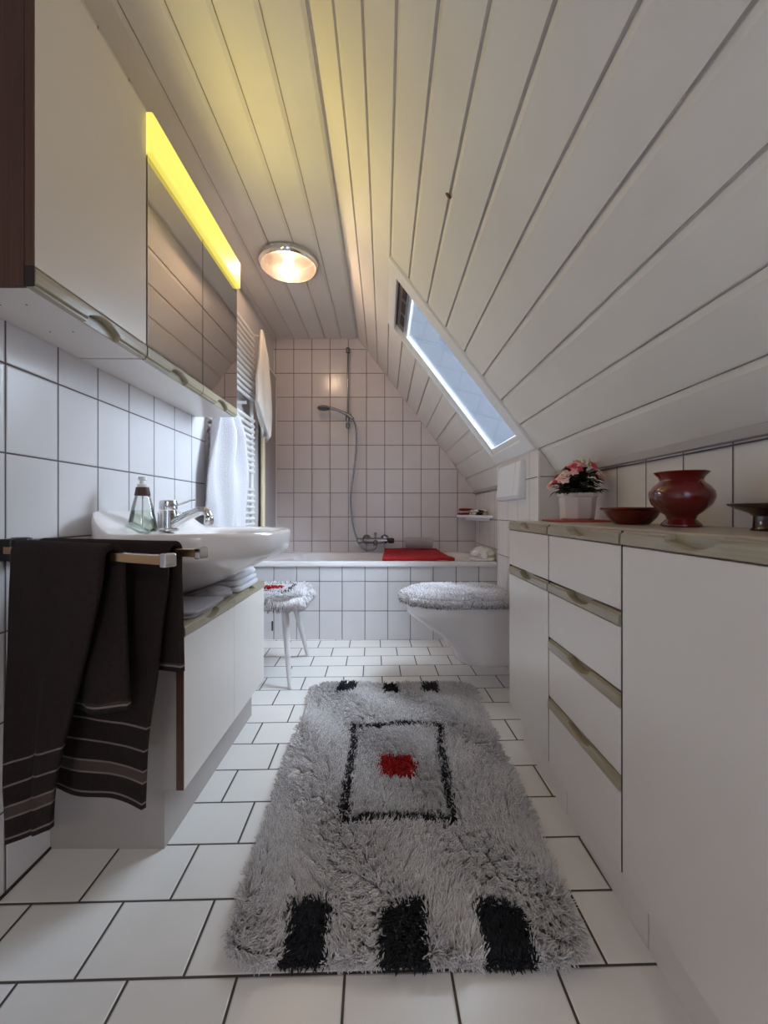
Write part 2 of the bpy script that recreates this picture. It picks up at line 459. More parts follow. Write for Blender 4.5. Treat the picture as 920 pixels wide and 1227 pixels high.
# ------------------------------------------------------------------ right-hand base cabinets
XF = .468
ZT = CAM_Z - .033
units = [(1.190, 1.560), (.8245, 1.188), (.457, .8225)]
labels = ['white base cabinet at the far end beside the toilet, one drawer above a door',
          'white base cabinet with four drawers, middle unit under the red bowl',
          'nearest white base cabinet with one tall plain door, below the red vase']
for (y0, y1), lab in zip(units, labels):
    t = thing('base_cabinet', lab, 'cabinet', (XR - .15, (y0 + y1) / 2, 0), 'base cabinets along the right wall')
    obj('body', box(XF + .020, XR - .002, y0 + .001, y1 - .001, .15, ZT - .031), 'laminate_side', t, smooth=0)
    obj('gap_shade', box(XF + .0192, XF + .020, y0 + .0003, y1 - .0003, .151, ZT - .032), 'dark', t, smooth=0)['label'] = 'dark sheet behind the fronts, put in as shade in the gaps'  # thin dark sheet that paints shade into the gaps between fronts
    obj('plinth', box(XF + .054, XR - .002, y0 + .0005, y1 - .0005, 0, .15), 'laminate', t, smooth=0)
    for ya in (y0 + .0002, y1 - .0024): obj('edge_band', box(XF + .002, XF + .0188, ya, ya + .0022, .152, CAM_Z - .037), 'dark', t, smooth=0)  # edge banding, coloured dark to hold the shade between units too
    def front(kind, z0, z1, g0, g1, t=t, y0=y0, y1=y1):
        f = obj(kind, box(XF, XF + .019, y0 + .0026, y1 - .0026, z0, z1 - .0005), 'laminate', t, smooth=0, bevel=.0015)
        obj('handle_strip', grip(XF + .018, -1, y0 + .0028, y1 - .0028, g0, g1, proud=.022), 'ash', f, smooth=28)
    zr = lambda a: CAM_Z - a
    if y0 > 1.1:
        front('drawer', zr(.194), zr(.0665), zr(.066), zr(.036))
        front('door', .152, zr(.2275), zr(.227), zr(.199))
    elif y0 > .8:
        front('drawer', zr(.194), zr(.0665), zr(.066), zr(.036))
        front('drawer', zr(.354), zr(.2275), zr(.227), zr(.199))
        front('drawer', zr(.521), zr(.3895), zr(.389), zr(.359))
        front('drawer', .152, zr(.5555), zr(.555), zr(.526))
    else:
        front('door', .152, zr(.0665), zr(.066), zr(.036))
tag(obj('worktop', box(XF + .0205, XR - .001, .45, 1.5605, ZT - .030, ZT), 'worktop', smooth=0, bevel=.004),
    'beige wood-grain worktop running over the base cabinets on the right', 'worktop')

# ------------------------------------------------------------------ things on the right-hand worktop
tag(obj('table_mat', lump((.670, 1.455, ZT + .003), (.092, .100, .003), .4, .25), 'redmat'), 'flat red mat under the white flower pot on the worktop', 'mat')

pt = thing('potted_plant', 'pink flowering plant with dark leaves in a white faceted pot', 'plant', (.672, 1.45, ZT + .006))
pc = (.672, 1.45, ZT + .006)
def oct_ring(r, h, tw=PI / 8): return [(pc[0] + r * math.cos(2 * PI * k / 8 + tw), pc[1] + r * math.sin(2 * PI * k / 8 + tw), pc[2] + h) for k in range(8)]
obj('pot', loft([oct_ring(.044, 0), oct_ring(.052, .004), oct_ring(.056, .020), oct_ring(.061, .078), oct_ring(.065, .080), oct_ring(.065, .092), oct_ring(.060, .093), oct_ring(.056, .080)]), 'pot', pt, smooth=20, bevel=.002)
obj('soil', lathe([(.054, .0), (.05, .006), (.0, .010)], (pc[0], pc[1], pc[2] + .074), 20, cap1=False), 'soil', pt)
rnd = random.Random(3)
leaves = []
def leaf(base, d, L, W, droop):
    d = d.normalized(); side = d.cross(Vector((0, 0, 1)))
    side = (side if side.length > .05 else Vector((1, 0, 0))).normalized(); nr = side.cross(d)
    v, f = [], []
    for i in range(6):
        s = i / 5; w_ = W * math.sin(PI * min(.98, s * .9 + .08)) ** .8
        c = base + d * L * s + Vector((0, 0, -droop * s * s * L)); up = nr * (.25 * w_)
        v += [c - side * w_ + up, c, c + side * w_ + up]
    for i in range(5):
        a = i * 3
        f += [(a, a + 1, a + 4, a + 3), (a + 1, a + 2, a + 5, a + 4)]
    return [tuple(p) for p in v], f
stems = []
for i in range(330):
    a = rnd.uniform(0, 2 * PI); el = rnd.uniform(-.15, 1.3); R = rnd.uniform(.02, .078) if i % 3 else rnd.uniform(0, .05)
    b = Vector((pc[0] + R * math.cos(a) * math.cos(el) * .9, pc[1] + R * math.sin(a) * math.cos(el) * .9, pc[2] + .092 + R * math.sin(el) * .95 + .010))
    d = Vector((math.cos(a) * math.cos(el), math.sin(a) * math.cos(el), math.sin(el) * .7 + .1))
    leaves.append(leaf(b, d, rnd.uniform(.022, .036), rnd.uniform(.008, .013), rnd.uniform(.1, .7)))
obj('foliage', leaves, 'leaf', pt, smooth=180, solid=.0008)
obj('stems', [tube([(pc[0], pc[1], pc[2] + .08), (pc[0] + .03 * math.cos(k), pc[1] + .03 * math.sin(k), pc[2] + .13)], .002, 6) for k in range(7)], 'leaf', pt)
def flower(c, r, d):
    d = d.normalized(); a = d.orthogonal().normalized(); b = d.cross(a); out = []
    for k in range(9):
        q = 2 * PI * k / 9 + rnd.random() * .3; ring = .55 if k % 2 else 1.0
        rad = a * math.cos(q) + b * math.sin(q)
        pv, pf = [], []
        for i in range(4):
            s = i / 3; w_ = r * .42 * math.sin(PI * (s * .75 + .2)); cc = c + rad * r * s * ring + d * r * (.1 + .55 * s * (1.35 - s) * (1.5 if ring < 1 else .7))
            tg = d.cross(rad)
            pv += [tuple(cc - tg * w_), tuple(cc + d * r * .08), tuple(cc + tg * w_)]
        for i in range(3):
            n0 = i * 3; pf += [(n0, n0 + 1, n0 + 4, n0 + 3), (n0 + 1, n0 + 2, n0 + 5, n0 + 4)]
        out.append((pv, pf))
    return out
# blossoms crown the leaves, thickest to the upper left and at the right
fl = [(-.075, .0, .128), (-.066, -.02, .140), (-.050, -.03, .155), (-.040, .015, .158), (-.028, -.03, .176), (-.018, .01, .184), (-.006, -.025, .188), (.006, .02, .192),
      (-.014, -.04, .170), (.044, -.02, .180), (.054, .0, .170), (.060, -.025, .160), (.068, .015, .150), (.026, .03, .190), (.015, .045, .18), (.05, .04, .165), (-.05, .045, .15), (-.082, .02, .118), (-.060, -.045, .132), (-.034, -.05, .160), (.034, -.04, .182), (.062, -.04, .146), (.074, -.01, .138), (-.02, .05, .178), (.0, .0, .196), (.072, .03, .155)]
for i, (dx, dy, dz) in enumerate(fl):
    obj('blossom', flower(Vector((pc[0] + dx, pc[1] + dy, pc[2] + dz)), rnd.uniform(.016, .022), Vector((dx * 1.2, dy - .03, .06))), 'petal2' if i % 4 == 0 else 'petal', pt, smooth=180, solid=.0006)
for dx, dy, dz in ((.014, -.02, .202), (.03, -.025, .205), (.04, 0, .196), (.003, -.03, .204), (-.06, -.03, .152)):
    obj('bud', lump((pc[0] + dx, pc[1] + dy, pc[2] + dz - .004), (.005, .005, .009), 1, 1, 10, 6), 'bud', pt)

bc = (.653, 1.10, ZT)
tag(obj('bowl', lathe([(.036, 0), (.040, .001), (.043, .004), (.058, .020), (.066, .036), (.076, .040), (.077, .043), (.074, .045), (.064, .041), (.055, .024), (.040, .009), (.001, .008)], bc, 48, cap1=False), ['redglaze']),
    'low wide-rimmed dark red ceramic bowl between the flower pot and the red vase', 'bowl')
vc = (.655, .92, ZT)
vprof = [(.036, 0), (.0385, .002), (.0385, .006), (.033, .012), (.027, .018), (.030, .026), (.043, .036), (.056, .050), (.0620, .065), (.0605, .078), (.052, .090), (.043, .098), (.0405, .103), (.043, .110), (.050, .117), (.0525, .120),
         (.050, .1215), (.041, .115), (.037, .106), (.040, .096), (.054, .080), (.056, .062), (.04, .045), (.02, .03), (.001, .028)]
tag(obj('vase', lathe(vprof, vc, 56, cap1=False), 'redglaze'), 'bulbous shiny red ceramic vase on a foot, standing on the worktop', 'vase')
dc = (.676, .72, ZT)
tag(obj('footed_dish', lathe([(.034, 0), (.0345, .002), (.031, .006), (.030, .026), (.036, .031), (.055, .039), (.066, .045), (.067, .047), (.064, .048), (.05, .042), (.02, .037), (.001, .036)], dc, 48, cap1=False), 'darkredglaze'),
    'dark red footed dish cut off by the right picture edge', 'dish')

# ------------------------------------------------------------------ left: wall cabinets
XW = -.667
def wall_box(y0, y1, z0, z1): return box(XL + .001, XW - .018, y0, y1, z0, z1)
ZW0, ZW1 = CAM_Z + .432, CAM_Z + 1.126
t = thing('wall_cabinet', 'nearest wall cabinet, plain white door and dark brown side panel', 'cabinet', (-.76, .985, ZW0))
obj('body', wall_box(.803, 1.172, ZW0, ZW1), 'laminate', t, smooth=0, bevel=.001)
obj('side_panel', box(XL + .001, XW - .019, .795, .803, ZW0 - .001, ZW1), 'brown_panel', t, smooth=0)['label'] = 'dark brown wood side panel'
d = obj('door', box(XW - .017, XW, .798, 1.171, CAM_Z + .470, ZW1), 'laminate', t, smooth=0, bevel=.001)
obj('edge_band', box(XW - .017, XW - .0005, .7945, .798, CAM_Z + .470, ZW1), 'brown_edge', d, smooth=0)
obj('handle_strip', grip(XW - .017, 1, .798, 1.171, CAM_Z + .430, CAM_Z + .470, proud=.019, scoops=((.54, .055),), flip=True), 'ash', d, smooth=28)
obj('strip_cap', box(XW - .018, XW, .7945, .798, CAM_Z + .431, CAM_Z + .470), 'dark', d, smooth=0, bevel=.004)
for x, y in ((-.80, .87), (-.745, .87), (-.80, 1.00), (-.745, 1.0)): obj('screw_hole', lathe([(.0022, 0), (.0022, -.0006)], (x, y, ZW0 + .0003), 10), 'dark', t)

t = thing('mirror_cabinet', 'wall cabinet with two mirror doors above the washbasin', 'cabinet', (-.76, 1.535, ZW0))
obj('body', wall_box(1.176, 1.893, ZW0 - .002, ZW1 - .118), 'laminate', t, smooth=0, bevel=.001)
obj('light_housing', box(XL + .001, XW - .018, 1.176, 1.893, ZW1 - .117, ZW1), 'plastic', t, smooth=0)
ls = obj('light_cover', box(XW - .017, XW + .017, 1.172, 1.893, ZW1 - .116, ZW1 + .001), 'strip', t, smooth=0, bevel=.006, bseg=3)
ls['label'] = 'glowing yellow light cover'
for y0, y1 in ((1.178, 1.534), (1.538, 1.893)):
    d = obj('mirror_door', box(XW - .017, XW, y0, y1, CAM_Z + .470, ZW1 - .118), 'mirror', t, smooth=0)
    obj('handle_strip', grip(XW - .017, 1, y0, y1, CAM_Z + .430, CAM_Z + .470, proud=.019, scoops=((.52, .055),), flip=True), 'ash', d, smooth=28)
    obj('door_edge', [box(XW - .017, XW + .0006, y0 - .0012, y0 + .001, CAM_Z + .470, ZW1 - .118), box(XW - .017, XW + .001, y0, y1, CAM_Z + .4695, CAM_Z + .472)], 'chrome', d, smooth=0)

# ------------------------------------------------------------------ left: vanity unit
XV = -.512
t = thing('vanity_cabinet', 'low white vanity cabinet under the washbasin', 'cabinet', (-.70, 1.425, 0))
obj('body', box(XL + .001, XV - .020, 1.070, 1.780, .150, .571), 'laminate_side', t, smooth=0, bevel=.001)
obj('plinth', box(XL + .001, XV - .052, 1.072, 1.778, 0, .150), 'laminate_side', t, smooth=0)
obj('edge_band', box(XV - .019, XV - .0005, 1.0665, 1.0695, .153, .568), 'brown_edge', t, smooth=0)
for y0, y1 in ((1.0700, 1.4235), (1.4245, 1.780)):
    d = obj('door', box(XV - .018, XV, y0, y1, .152, .543), 'laminate', t, smooth=0, bevel=.001)
    obj('handle_strip', grip(XV - .019, 1, y0 + .001, y1 - .001, .543, .573, proud=.022, scoops=((.5, .045),)), 'ash', d, smooth=28)
obj('strip_cap', box(XV - .019, XV + .001, 1.0665, 1.0695, .544, .572), 'dark', t, smooth=0, bevel=.004)
ZV = .571

# ------------------------------------------------------------------ washbasin
def basin_ring(cx, ab, af, b, z, cy=1.435, n=72, rise=0.0, nb=3.6, nf=2.5):
    ring = []
    for k in range(n):
        a = 2 * PI * k / n; c, s = math.cos(a), math.sin(a)
        e = nb if c < 0 else nf
        x = cx + spow(c, 2 / e) * (ab if c < 0 else af); y = cy + spow(s, 2 / e) * b
        zz = z
        if rise:
            q = min(1, max(0, (-.735 - x) / .095)); zz += rise * q * q * (3 - 2 * q)
        ring.append((x, y, zz))
    return ring
CB = -.655
t = thing('washbasin', 'white ceramic washbasin with raised back ledge, fixed above the vanity cabinet', 'washbasin', (-.66, 1.435, .60))
rb = [basin_ring(-.70, .07, .08, .10, .600), basin_ring(-.70, .085, .10, .12, .612), basin_ring(-.69, .13, .17, .18, .645), basin_ring(-.675, .165, .245, .245, .690),
      basin_ring(-.662, .188, .296, .300, .722, rise=.0), basin_ring(-.656, .198, .312, .316, .735), basin_ring(-.655, .2005, .316, .320, .765, rise=.03),
      basin_ring(-.655, .2005, .318, .322, .792, rise=.055), basin_ring(-.655, .198, .314, .318, .802, rise=.062), basin_ring(-.655, .192, .306, .310, .805, rise=.063),
      basin_ring(-.650, .170, .284, .288, .801, rise=.055), basin_ring(-.640, .10, .262, .266, .797), basin_ring(-.630, .085, .244, .250, .785),
      basin_ring(-.625, .075, .215, .225, .735), basin_ring(-.62, .06, .15, .16, .690), basin_ring(-.62, .02, .02, .02, .675)]
obj('bowl', loft(rb), 'ceramic', t, smooth=60)
obj('drain_sleeve', lathe([(.050, 0), (.052, .0), (.052, .040), (.050, .042)], (-.69, 1.435, ZV + .0003), 32), 'plastic', t)
obj('overflow_hole', lathe([(.008, 0), (.008, .003)], (-.702, 1.435, .765), 16, axis='x'), 'dark', t)

t = thing('faucet', 'chrome single lever tap on the back of the washbasin', 'tap', (-.742, 1.435, .800))
fc = Vector((-.742, 1.435, .8005))
obj('body', lathe([(.034, 0), (.034, .006), (.030, .010), (.0275, .05), (.0285, .066), (.0285, .070), (.026, .070)], fc, 28), 'chrome', t)
obj('cap', lathe([(.0275, 0), (.029, .003), (.029, .024), (.027, .032), (.012, .034), (.001, .034)], fc + Vector((0, 0, .072)), 28, cap1=False), 'chrome', t)
obj('lever', tube([fc + Vector((.01, 0, .083)), fc + Vector((.045, 0, .092)), fc + Vector((.078, 0, .104)), fc + Vector((.092, 0, .106))], [.010, .008, .007, .004], 12, flat=.5), 'chrome', t)
sp = obj('spout', tube([fc + Vector(p) for p in ((.0, 0, .012), (.03, 0, .030), (.07, 0, .052), (.105, 0, .067), (.124, 0, .069), (.136, 0, .060), (.140, 0, .050))], [.024, .0215, .018, .015, .014, .0135, .013], 18), 'chrome', t)
obj('aerator', lathe([(.006, .0), (.013, -.004), (.0155, -.014), (.015, -.022), (.010, -.030), (.008, -.030)], fc + Vector((.141, 0, .050)), 20), 'chrome', sp)
obj('pop_up_rod', tube([fc + Vector((-.034, 0, 0)), fc + Vector((-.034, 0, .05)), fc + Vector((-.034, 0, .062))], [.003, .003, .006], 10), 'chrome', t)

t = thing('soap_dispenser', 'clear cone-shaped soap dispenser with white pump beside the tap', 'soap dispenser', (-.752, 1.30, .800))
sc_ = (-.752, 1.30, .8035)
obj('bottle', lathe([(.039, 0), (.0425, .004), (.042, .012), (.036, .045), (.029, .080), (.0205, .112), (.018, .118)], sc_, 32), 'clear', t)
obj('liquid', lathe([(.037, .004), (.040, .010), (.0345, .044), (.0300, .066)], sc_, 32), 'soap', t)
obj('dip_tube', tube([(sc_[0], sc_[1], sc_[2] + .01), (sc_[0], sc_[1], sc_[2] + .118)], .0025, 8), 'plastic', t)
obj('collar', lathe([(.0215, 0), (.0225, .002), (.0185, .026), (.0165, .027)], (sc_[0], sc_[1], sc_[2] + .112), 28), 'brown_edge', t)
pu = obj('pump', lathe([(.014, 0), (.0145, .008), (.009, .011), (.007, .020), (.012, .022), (.012, .030), (.010, .032)], (sc_[0], sc_[1], sc_[2] + .139), 24), 'plastic', t)
obj('nozzle', tube([(sc_[0], sc_[1], sc_[2] + .167), (sc_[0] - .014, sc_[1] + .018, sc_[2] + .168), (sc_[0] - .018, sc_[1] + .024, sc_[2] + .164)], [.006, .005, .004], 10), 'plastic', pu)

# folded linen on the vanity top
def folded(cx, cy, z, sx, sy, th, layers, m, seed=0, rot=0, shift=.006, name='folded_towel'):
    g = []
    for k in range(layers):
        g.append(lump((cx + shift * math.sin(seed + k * 2.1), cy + shift * math.cos(seed + k * 1.7), z + th * (k + .5)), (sx / 2, sy / 2, th * .52), .35, .22, 48, 14, amp=.06, freq=14, seed=seed + k, rotz=rot))
    return obj(name, g, m, smooth=180)
tag(folded(-.600, 1.62, ZV + .001, .15, .24, .022, 3, 'towel_white', 1), 'folded white towel stacked at the far end of the vanity cabinet top', 'towel')
tag(folded(-.590, 1.235, ZV + .001, .15, .22, .011, 2, 'towel_grey', 5), 'flat folded greyish cloth at the near end of the vanity cabinet top', 'cloth')
tag(obj('crumpled_cloth', lump((-.585, 1.405, ZV + .019), (.055, .062, .016), .7, .7, 48, 20, amp=.25, freq=28, seed=9, ridge=True), 'towel_grey', smooth=180), 'small crumpled grey-white cloth in front of the drain under the washbasin', 'cloth')

# ------------------------------------------------------------------ swing-arm towel rail and brown towels
ZB = .781
A1, B1 = Vector((-.835, .925, ZB)), Vector((-.368, .722, ZB))
A2, B2 = Vector((-.835, .985, ZB)), Vector((-.3665, .852, ZB))
t = thing('towel_rail', 'two-armed swing towel rail fixed to the left wall in front of the washbasin', 'towel rail', (XL, .955, ZB))
obj('bracket', [box(XL + .0005, XL + .030, .925, .985, ZB - .026, ZB + .024), lathe([(.020, -.030), (.021, -.026), (.021, .022), (.016, .026)], (-.832, .955, ZB), 24)], 'blackmetal', t, bevel=.003)
for a, b in ((A1, B1), (A2, B2)):
    arm = obj('arm', tube([a, b - (b - a).normalized() * .012], .0115, 4, turn=PI / 4), 'copperchrome', t, smooth=0, bevel=.0015)
    dd = (b - a).normalized()
    obj('end_cap', tube([b - dd * .016, b], .017, 4, turn=PI / 4), 'chrome', arm, smooth=0, bevel=.003)

def drape(a, b, tl0, tr0, tl1, tr1, Lf0, Lf1, Lb0, Lb1, bl, br, fold, seed):
    """towel over a bar: tl/tr = left and right edge along the bar at the top (0) and at the front hem (1); Lf/Lb = front and back lengths at left, right; bl/br = edges of the back hem"""
    d = b - a; nrm = Vector((d.y, -d.x, 0)).normalized()
    if nrm.y > 0: nrm = -nrm
    R = .019
    def fn(u, v):
        Lf = Lf0 + (Lf1 - Lf0) * u; Lb = Lb0 + (Lb1 - Lb0) * u
        s = -Lf + v * (Lf + Lb)                      # <0 front, >0 back
        q = min(1, max(0, -s / Lf)) if s < 0 else min(1, max(0, s / Lb))
        qs = q * q * (3 - 2 * q)
        e0, e1 = (tl1, tr1) if s < 0 else (bl, br)
        lo = tl0 + (e0 - tl0) * qs; hi = tr0 + (e1 - tr0) * qs
        tt = lo + (hi - lo) * u
        p = a + d * tt
        half = R * PI / 2
        if abs(s) < half:
            an = s / half * PI / 2
            off, z = -R * math.sin(an), R * math.cos(an)
        else:
            off, z = (R if s < 0 else -R), -(abs(s) - half)
        w = math.sin(u * 3 * PI + seed) * .6 + math.sin(u * 7.3 + seed * 2 + s * 3) * .4
        off += fold * qs * w + 0 * (1 if s < 0 else .5) + noise.noise(Vector((u * 3, s * 6, seed))) * .008 * min(1, q * 6)
        zz = noise.noise(Vector((u * 4, seed * 3, 5))) * .004 * q
        return p + nrm * off + Vector((0, 0, z + zz))
    def uv(u, v):
        Lf = Lf0 + (Lf1 - Lf0) * u; Lb = Lb0 + (Lb1 - Lb0) * u
        s = -Lf + v * (Lf + Lb)
        return (u, s + Lf if s < 0 else (Lb - s if Lb - s < .02 else Lb - s + .25))
    return grid(fn, 60, 120, uv)
tag(obj('bath_towel', drape(A1, B1, .13, .70, .13, .385, .640, .575, .36, .33, .30, .70, .014, 1.3), 'brown_towel', smooth=180, solid=.011),
    'dark brown towel on the nearer arm of the towel rail, hanging lowest', 'towel', 'brown towels on the swing rail')
tag(obj('bath_towel', drape(A2, B2, .10, .85, .22, .735, .565, .560, .30, .285, .10, .86, .006, 4.1), 'brown_towel', smooth=180, solid=.010),
    'dark brown towel on the rear arm of the towel rail, next to the vanity cabinet', 'towel', 'brown towels on the swing rail')

# ------------------------------------------------------------------ towel radiator and the two white towels
RX, RY0, RY1 = -.874, 2.065, 2.785
t = thing('towel_radiator', 'white ladder towel radiator on the left wall beyond the mirror cabinet', 'radiator', (RX, 2.42, .45))
for y in (RY0, RY1): obj('collector', tube([(RX - .010, y, .43), (RX - .010, y, 2.06)], .013, 12), 'radiator', t)
zs = [2.043 - .0365 * k for k in range(13)] + [1.472 - .0378 * k for k in range(10)] + [1.010 - .0378 * k for k in range(16)]
b0 = obj('bar', tube([(RX, RY0 - .008, 0), (RX, RY1 + .008, 0)], .0115, 12), 'radiator', t)
b0.location.z = zs[0]
for z in zs[1:]:
    c = b0.copy(); COL.objects.link(c); c.location.z = z
for y in (2.2, 2.65):
    for z in (1.56, .66): obj('wall_bracket', tube([(XLR + .0005, y, z), (RX, y, z)], .010, 10), 'radiator', t)

def hang(top, L, wid, thick, skew, seed, folds, amp, hem=0.0, n=84, m=60):
    """towel hung by one point: a flattened tube gathered at the top and falling in folds"""
    rings = []
    for j in range(m + 1):
        s = j / m; ring = []
        for k in range(n):
            a = 2 * PI * k / n; w = wid(s); h = thick(s); c = math.cos(a)
            y = spow(c, .9) * w; x = spow(math.sin(a), .8) * h
            g = min(1, s * 5)
            x += amp * g * (math.sin(c * folds + seed + s * 1.2) * .62 + math.sin(c * folds * 1.9 + seed * 2.3 - s * 2.5) * .38) * (1 - .35 * s)
            x += .010 * g * noise.noise(Vector((c * 1.5, s * 5, seed)))
            z = top[2] - L * s + hem * s * s * (-c) + hem * .5 * s * s * math.sin(c * 4 + seed) + .018 * (1 - g) * abs(c)
            ring.append((top[0] + x, top[1] + skew(s) + y, z))
        rings.append(ring)
    return loft(rings)
t = thing('towel_hook', 'hook on the radiator holding the white towel above the washbasin', 'hook', (RX, 2.12, 1.437))
obj('hook', tube([(-.862, 2.12, 1.432), (-.826, 2.12, 1.420), (-.804, 2.12, 1.428), (-.800, 2.12, 1.446)], .004, 8), 'plastic', t)
sm = lambda s: s * s * (3 - 2 * s)
tag(obj('hand_towel', hang((-.790, 2.120, 1.440), .84, lambda s: .035 + .160 * min(1, s * 2.2) ** .6, lambda s: .012 + .008 * min(1, s * 3), lambda s: -.03 * s, 2.2, 5.4, .046, .04), 'towel_white', smooth=180),
    'white towel hanging on the radiator right behind the washbasin tap', 'towel')
t = thing('towel_hook', 'hook at the top far corner of the radiator, holding a long white towel', 'hook', (RX, 2.80, 2.055))
obj('hook', tube([(-.868, 2.792, 2.052), (-.850, 2.800, 2.046), (-.836, 2.808, 2.052), (-.834, 2.812, 2.066)], .0045, 8), 'plastic', t)
tag(obj('hand_towel', hang((-.815, 2.790, 2.060), .66, lambda s: .018 + .135 * min(1, s * 1.25) ** .8 * (1 if s < .80 else 1 - 3.6 * (s - .80)), lambda s: .012 + .008 * min(1, s * 3), lambda s: .045 * s + (.0 if s < .8 else (s - .8) * .25), 5.2, 3.6, .022, .05), 'towel_cream', smooth=180),
    'narrow white towel hanging from the top far corner of the radiator to a pointed end', 'towel')

# ------------------------------------------------------------------ ceiling lamp
LC = (-.553, 2.42, ZC)
t = thing('ceiling_lamp', 'round ceiling lamp with chrome ring and glowing warm frosted glass', 'lamp', LC)
obj('ring', lathe([(.165, 0), (.172, -.004), (.174, -.020), (.170, -.034), (.160, -.042), (.156, -.040), (.156, -.004)], LC, 64), 'chrome', t)
obj('diffuser', lathe([(.157, -.036), (.150, -.046), (.12, -.054), (.07, -.059), (.001, -.061)], LC, 64, cap0=False, cap1=False), 'opal', t)
obj('bulb', lump((LC[0], LC[1], LC[2] - .020), (.034, .034, .014), 1, 1, 20, 12), 'bulb', t)

# ------------------------------------------------------------------ bathtub
TF, TZ = 2.83, .530
def rrect(x0, x1, y0, y1, r, z, n=10):
    pts = []
    for cx, cy, a0 in ((x1 - r, y1 - r, 0), (x0 + r, y1 - r, PI / 2), (x0 + r, y0 + r, PI), (x1 - r, y0 + r, 3 * PI / 2)):
        for k in range(n):
            a = a0 + PI / 2 * k / (n - 1); pts.append((cx + r * math.cos(a), cy + r * math.sin(a), z))
    return pts
t = thing('bathtub', 'built-in white bathtub with tiled front across the back of the room', 'bathtub', (-.08, 3.17, 0))
OX0, OX1 = XLR + .001, XR - .001
obj('tub', loft([rrect(OX0, OX1, TF - .012, YB - .001, .006, TZ - .033), rrect(OX0, OX1, TF - .014, YB - .001, .008, TZ - .006), rrect(OX0 + .004, OX1 - .004, TF - .008, YB - .005, .008, TZ),
                 rrect(-.66, .70, TF + .055, YB - .055, .14, TZ - .001), rrect(-.645, .69, TF + .066, YB - .066, .14, TZ - .012), rrect(-.58, .66, TF + .085, YB - .085, .14, TZ - .15),
                 rrect(-.46, .62, TF + .11, YB - .11, .14, TZ - .36), rrect(-.36, .56, TF + .16, YB - .16, .12, TZ - .40)], cap0=False), 'tub', t, smooth=50)
obj('apron', box(OX0, OX1, TF, TF + .03, 0, TZ - .034), 'tile_tub', t, smooth=0)
obj('inspection_cover_slot', box(-.762, -.752, TF - .002, TF + .001, .06, .125), 'dark', t, smooth=0)

RM = []
def redmat(u, v):
    y = 2.855 + v * .60; xr = .485 - .055 * v; x = -.012 + .02 * v + u * (xr + .012 - .02 * v)
    z = TZ + .013 + .012 * v - .012 * math.sin(PI * v) * .8 + noise.noise(Vector((u * 4, v * 5, 2))) * .006
    if u > .8 and v < .35: z -= (u - .8) * .05 * (.35 - v)
    return (x, y, z)
tag(obj('bath_mat', grid(redmat, 40, 40), 'red_terry', smooth=180, solid=.020), 'folded red bath mat laid across the bathtub', 'bath mat')
def roll():
    pts, R = [], .047
    N = 140; sec = []
    for k in range(N):
        a = k / N * 2 * PI * 2.7; r = .010 + (R - .010) * k / N
        sec.append((r * math.cos(a), r * math.sin(a)))
    out = [(q[0] * 1.0, q[1]) for q in sec]; inn = [(q[0] * (1 - .0075 / max(.012, math.hypot(*q))), q[1] * (1 - .0075 / max(.012, math.hypot(*q)))) for q in sec]
    rings = []
    for j in range(21):
        s = j / 20; x = .172 + .222 * s; k = 1 - .12 * (abs(s - .5) * 2) ** 6
        rings.append([(x, 3.395 + p[0] * k, TZ + .085 + p[1] * k) for p in out + inn[::-1]])
    return loft(rings)
tag(obj('rolled_towel', roll(), 'towel_grey', smooth=50), 'rolled-up grey towel lying on the red bath mat', 'towel')
tag(obj('crumpled_towel', [lump((.685, 2.90, TZ + .040), (.068, .060, .036), .8, .9, 72, 32, amp=.42, freq=22, seed=3, ridge=True), lump((.678, 2.872, TZ + .013), (.080, .045, .010), .5, .5, 60, 16, amp=.22, freq=30, seed=6, ridge=True)], 'towel_cream', smooth=180),
    'crumpled white cloth on the bathtub corner beside the toilet wall', 'cloth')

# shelf in the far right corner
t = thing('corner_shelf', 'small white shelf in the far right corner above the bathtub', 'shelf', (.69, 3.2, .83))
shp = [(.766, 3.508), (.612, 3.508), (.606, 3.48), (.612, 3.40)] + [(.612 + .154 * (1 - math.cos(a)), 3.40 - .47 * math.sin(a)) for a in [PI / 2 * k / 12 for k in range(1, 13)]]
obj('board', prism(shp, 'z', .822, .842), 'plastic', t, smooth=30, bevel=.004)
obj('support', prism([(.766, 3.508), (.68, 3.508), (.70, 3.25), (.745, 3.05), (.766, 3.02)], 'z', .796, .823), 'plastic', t, smooth=30, bevel=.004)
g = [lump((.652, 3.42, .849), (.038, .070, .0078), .4, .3, 40, 12, amp=.1, freq=20, seed=1) + (None, 0),
     lump((.655, 3.42, .866), (.032, .066, .0090), .5, .3, 40, 12, amp=.1, freq=20, seed=2) + (None, 1),
     lump((.668, 3.42, .885), (.052, .070, .0090), .5, .3, 40, 12, amp=.15, freq=20, seed=4) + (None, 0)]
tag(obj('folded_towel', g, ['dkred_terry', 'pink_terry'], smooth=180), 'folded dark red and pale towel on the corner shelf', 'towel')
g = [lump((.712, 3.17, .8525), (.048, .125, .0105), .5, .3, 48, 14, amp=.1, freq=20, seed=7), lump((.716, 3.17, .873), (.044, .115, .0105), .5, .3, 48, 14, amp=.12, freq=20, seed=8)]
tag(obj('folded_towel', g, 'patterned', smooth=180), 'folded white towel with black pattern on the corner shelf', 'towel')

